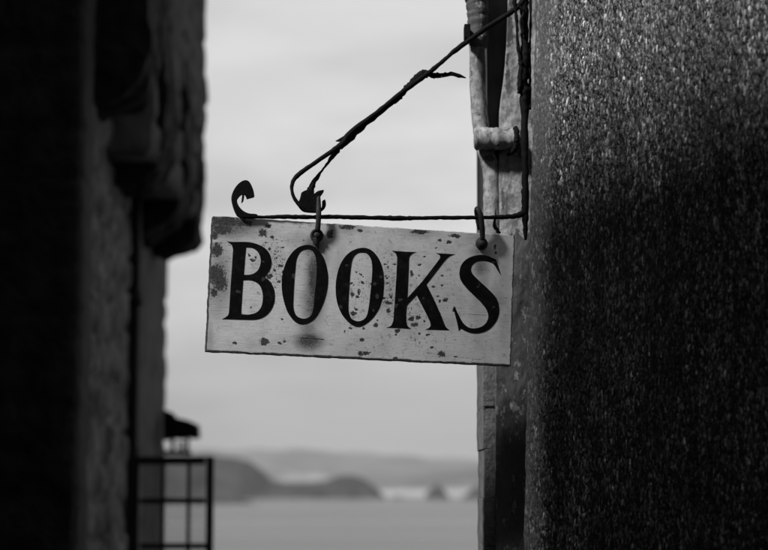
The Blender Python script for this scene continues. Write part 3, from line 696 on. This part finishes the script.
# small hooded fitting on the wall
lamp = thing('hooded_wall_lamp', 'small dark hooded lamp jutting from the left wall just above the open casement', 'lamp', P(168, 440, 11.9))
bm = bmesh.new(); add_outline(bm, [L(0,0,[(163,409,1),(170,412,1),(174,417,1),(187,420,1),(196.5,424.5,1),(197.5,437.5,1),(191,438.5,1),(188,436,1),(180,439,1),(172,438,1),(163,440,1)],3,1)], lambda x, y, o: P(x, y, 11.8)+Vector((0,o,0)), .2)
bm_obj('lamp_hood', bm, iron, lamp)
bm = bmesh.new(); q = P(181,446,11.9); lathe(bm, q-Vector((0,0,.03)), (0,.001,1), [(0,.012),(.012,.024),(.045,.026),(.062,.02)], 14); bm_obj('lamp_glass', bm, glass_material('lamp_glass', .6), lamp)
bm = bmesh.new(); add_tube(bm, [P(173,438,11.9), P(172,450,11.9)], .014, 8); add_tube(bm, [P(188,437,11.9), P(187,451,11.9)], .012, 8); add_tube(bm, [P(163,452.5,11.9), P(191,452.5,11.9)], .016, 8); bm_obj('lamp_guard', bm, iron, lamp)

# near house on the left, added outside the frame and shaped to shade the lower part of the right-hand wall
nh = thing('near_shade_house', 'unseen stone house added beside the viewer to shade the right wall', 'house', (-1.2, -1, 0))
def plain_house(root, x0, x1, y0, y1, z, ridge, over=.05, skew=0):
    yk = lambda x: y1-skew*(x1-x)/(x1-x0)             # the end wall may stand at an angle
    bm = bmesh.new(); add_box(bm, x0, x1, y0, y1, 0, z)
    for v in bm.verts:
        if v.co.x < (x0+x1)/2 and v.co.y > (y0+y1)/2: v.co.y = yk(x0)
    bm_obj('wall', bm, dark_stone, root)
    xm = (x0+x1)/2
    bm = bmesh.new()
    vv = [bm.verts.new(p) for p in ((x1+over,y0,z+.01),(x1+over,y1,z+.01),(x0-over,yk(x0),z+.01),(x0-over,y0,z+.01),(xm,y0,z+ridge),(xm,yk(xm),z+ridge))]
    for f in ((0,1,2,3),(0,4,5,1),(2,5,4,3),(0,3,4),(1,5,2)): bm.faces.new([vv[i] for i in f])
    bm_obj('roof', bm, slate, root)
def shade_house(x, yf):
    """gable end towards the alley; the eave faces the sea and its wall is angled to steer the shadow"""
    h = lambda y: 3.70+.68*(yf-y) if y > .6 else 3.70+.68*(yf-.6)-.2*(.6-y)
    xr = x-(yf-.6)/.645; xb = -6; yb = yf-.645*(x-xb)
    foot = [(x, yf), (xr, .6), (xb, yb), (xb, -6), (x, -6), (x, .6)]
    for nm, m_, z0, dz in (('wall', dark_stone, None, 0), ('roof', slate, .0, .07)):
        bm = bmesh.new()
        lo = [bm.verts.new((a, b, 0 if z0 is None else h(b)+.005)) for a, b in foot]; hi = [bm.verts.new((a, b, h(b)+dz)) for a, b in foot]
        for q in (lo, hi): bm.faces.new((q[0], q[1], q[5])); bm.faces.new((q[1], q[2], q[3], q[4], q[5]))
        for k in range(6): bm.faces.new((lo[k], lo[(k+1)%6], hi[(k+1)%6], hi[k]))
        bm_obj(nm, bm, m_, nh)
shade_house(-.95, 2.94)
mh = thing('set_back_shade_house', 'unseen stone house added on the left to shade the jettied house', 'house', (-3, 5, 0))  # added out of view to keep sun off the jettied house
plain_house(mh, -7, -1.85, 2.9, 7.3, 6.6, 1.8)

# ================================================================== GROUND, SEA, LAND
SEA = -10.0+1.6
def sheet(name, V, m, kind='structure', smooth=True):
    me = grid_mesh(name, V); o = link(name, me, m, None, smooth); return props(o, kind=kind)
# alley street, cobbled: individual setts as displacement of one sheet
gx = np.linspace(-1.9, 6.5, 300); gy = np.linspace(-6, 14, 600); GX, GY = np.meshgrid(gx, gy, indexing='ij')
row = np.floor(GY/.11); fy_ = GY/.11-row; cc = GX/.16+(row%2)*.5; fx_ = cc-np.floor(cc)
jt = np.minimum(np.minimum(fy_,1-fy_)*.11, np.minimum(fx_,1-fx_)*.16)
GZ = .004+.02*np.clip(jt/.03, 0, 1)**.5-.02
sheet('street', np.stack([GX, GY, GZ], -1), cobble_m)
# terrain: falls from the village to the shore
tx = np.linspace(-400, 400, 160); ty = np.concatenate([np.linspace(-300, -8, 20), np.linspace(-6, 160, 130)])
TX_, TY_ = np.meshgrid(tx, ty, indexing='ij')
drop = np.clip((TY_-15)/70, 0, 1); drop = drop*drop*(3-2*drop)
TZ = -.03-drop*(-SEA+1.2)+.25*vnoise(TX_/6, TY_/6, 91)*np.clip((TY_-20)/20, 0, 1)
TZ[TY_ < 15] = -.03
sheet('terrain', np.stack([TX_, TY_, TZ], -1), grass_m)
sx_ = np.array([-12000., -3000., -800., 0., 800., 3000., 12000.]); sy_ = np.array([30., 200., 800., 2500., 6000., 11000.])
A_, B_ = np.meshgrid(sx_, sy_, indexing='ij'); sheet('sea', np.stack([A_, B_, np.full_like(A_, SEA)], -1), sea_m, smooth=False)
def land(name, D, prof, depth, m, seed, nx=260, ny=26, rough=.1, x0=None, x1=None, pw=.5):
    """a ridge of land: prof gives (photo x, photo y) of its skyline at distance D"""
    xs = np.linspace(prof[0][0], prof[-1][0], nx); ph = np.interp(xs, [p[0] for p in prof], [p[1] for p in prof])
    yy = np.linspace(-1, 1, ny); V = np.zeros((nx, ny, 3))
    for i in range(nx):
        top = P(xs[i], ph[i], D).z
        for j in range(ny):
            k = (1-abs(yy[j])**2)**pw if abs(yy[j]) < 1 else 0
            x = (xs[i]-384)/FPX*D*1.007; z = SEA-1+(top-SEA+1)*k
            V[i, j] = (x, D+yy[j]*depth, z)
    amp = (V[...,2]-SEA)*rough
    V[...,2] += amp*vnoise(V[...,0]/depth*3, V[...,1]/depth*3, seed, 5)
    return sheet(name, V, m)
land('far_hills', 5600, [(-2600,470),(-1200,455),(-300,458),(120,455),(180,452),(215,450.5),(240,451.5),(262,449),(280,450.5),(296,448),(318,450),(340,453.5),(362,453),(385,456.5),(405,455.5),(430,459),(455,458.5),(480,461),(560,458),(800,450),(1500,455),(3000,470)], 900, hill_far_m, 101, 500, 30, .09)
land('near_hills', 3800, [(-2000,475),(-300,470),(150,466),(210,465),(260,470),(300,474),(330,476),(365,474),(400,474),(440,470),(480,468),(560,466),(900,470),(2200,478)], 500, hill_far_m, 102, 500, 24, .16)
land('pale_field', 3300, [(270,482),(280,476.5),(292,473.5),(306,474),(318,472.5),(326,475),(345,481)], 60, mat('stubble_field', .2, .9, .5, .02), 109, 60, 12, .03)
land('headland', 1250, [(-700,460),(-200,450),(60,452),(150,455),(200,457),(235,458),(250,461),(262,470),(272,480),(285,483),(305,483),(325,481),(340,476),(352,475),(365,479),(375,486),(382,493),(387,499)], 90, hill_mid_m, 103, 400, 24, .12, pw=.6)
land('shore_rocks', 900, [(-200,499),(100,498),(200,497.5),(225,497),(245,499.5),(256,503)], 25, rock_m, 104, 160, 12, .25)
land('sand_flat', 1900, [(300,494.5),(370,490.5),(400,490),(430,490.5),(470,490.5),(520,490),(700,490),(1500,492)], 500, sand_m, 105, 120, 14, .02)
def stack(name, px, w, top, D, seed, label):
    bm = bmesh.new(); bmesh.ops.create_icosphere(bm, subdivisions=5, radius=1)
    c = P(px, 483, D); hw = w/2/FPX*D; ht = P(px, top, D).z-SEA
    for v in bm.verts:
        n = v.co.copy(); k = 1+.28*mnoise.fractal(n*1.6+Vector((seed,0,0)), .6, 2, 5)
        z = max(n.z, -.2); r = (1-max(z,0)**1.1*.75)
        v.co = Vector((c.x+n.x*hw*k*r, D+n.y*hw*k*r, SEA+z*ht*(1+.06*(k-1))))
    o = bm_obj(name, bm, rock_m); props(o, label, 'rock')
stack('sea_stack', 437, 27, 483, 1150, 3.1, 'pointed dark rock standing alone in the sea right of the headland')
stack('sea_stack', 477, 30, 485, 1150, 7.7, 'dark sea rock half hidden by the brick edge at the right')
stack('low_rock', 398, 12, 495, 1180, 5.2, 'tiny low rock awash just off the headland tip')

# ================================================================== AIR AND LIGHT
bm = bmesh.new(); add_box(bm, -13000, 13000, -400, 12000, SEA-3.5, 140)
m = bpy.data.materials.new('sea_haze'); m.use_nodes = True; nt = m.node_tree; nt.nodes.remove(nt.nodes['Principled BSDF'])
v = N(nt, 'ShaderNodeVolumePrincipled'); v.inputs['Color'].default_value = (.95,.95,.95,1); v.inputs['Density'].default_value = .00016
nt.links.new(v.outputs[0], nt.nodes['Material Output'].inputs['Volume'])
hz = bm_obj('haze', bm, m); props(hz, kind='stuff')

SUN_AZ = math.radians(55)      # rays travel from behind-left of the camera towards +Y and +X
SUN_EL = math.radians(45)
sun = bpy.data.lights.new('sun', 'SUN'); so = bpy.data.objects.new('sun', sun); C.objects.link(so)
sun.energy = 5.0; sun.angle = math.radians(7); sun.color = (1, 1, 1)
dirv = Vector((math.sin(SUN_AZ)*math.cos(SUN_EL), math.cos(SUN_AZ)*math.cos(SUN_EL), -math.sin(SUN_EL)))
so.rotation_euler = dirv.to_track_quat('-Z', 'Y').to_euler(); so.location = (-3, -4, 9)

w = bpy.data.worlds.new('World'); scene.world = w; w.use_nodes = True; nt = w.node_tree
bg = nt.nodes['Background']; sky = N(nt, 'ShaderNodeTexSky', sky_type='NISHITA'); sky.sun_disc = False
sky.sun_elevation = SUN_EL; sky.sun_rotation = math.radians(180+55); sky.dust_density = 3; sky.air_density = 1.0
bwn = N(nt, 'ShaderNodeRGBToBW'); nt.links.new(sky.outputs[0], bwn.inputs[0])
tc = N(nt, 'ShaderNodeTexCoord'); sep = N(nt, 'ShaderNodeSeparateXYZ'); nt.links.new(tc.outputs['Generated'], sep.inputs[0])
# overcast layer: slow, flattened cloud forms
cl = noise_(nt, mapping(nt, tc.outputs['Generated'], (2.2,2.2,7)), 2.2, 5, .5)
cl2 = noise_(nt, mapping(nt, tc.outputs['Generated'], (1.0,1.0,5.0)), 5, 4, .5)
elev = math_(nt, 'MULTIPLY', ss(nt, sep.outputs['Z'], -.03, .15, 0, 1), ss(nt, sep.outputs['Z'], .15, .30, 1, .84))
layer = mixg(nt, elev, 3.3, 7.0)
front = ss(nt, sep.outputs['Y'], .1, .85, .0, 1.0)        # bright break in the cloud over the sea; overhead and inland dimmed to darken the alley
low = ss(nt, sep.outputs['Z'], .25, .7, 1.0, .0)
layer = math_(nt, 'MULTIPLY', layer, mixg(nt, math_(nt, 'MULTIPLY', front, low), .28, 1.0))
layer = math_(nt, 'MULTIPLY', layer, ss(nt, cl, .36, .64, .84, 1.12))
layer = math_(nt, 'MULTIPLY', layer, ss(nt, cl2, .36, .64, .93, 1.05))
tot = mixg(nt, .93, bwn.outputs[0], layer)
nt.links.new(tot, bg.inputs['Color']); bg.inputs['Strength'].default_value = .10
vs_ = scene.view_settings; vs_.view_transform = 'Standard'; vs_.look = 'None'; vs_.exposure = 0; vs_.gamma = 1; vs_.use_curve_mapping = False
scene.render.engine = 'CYCLES'
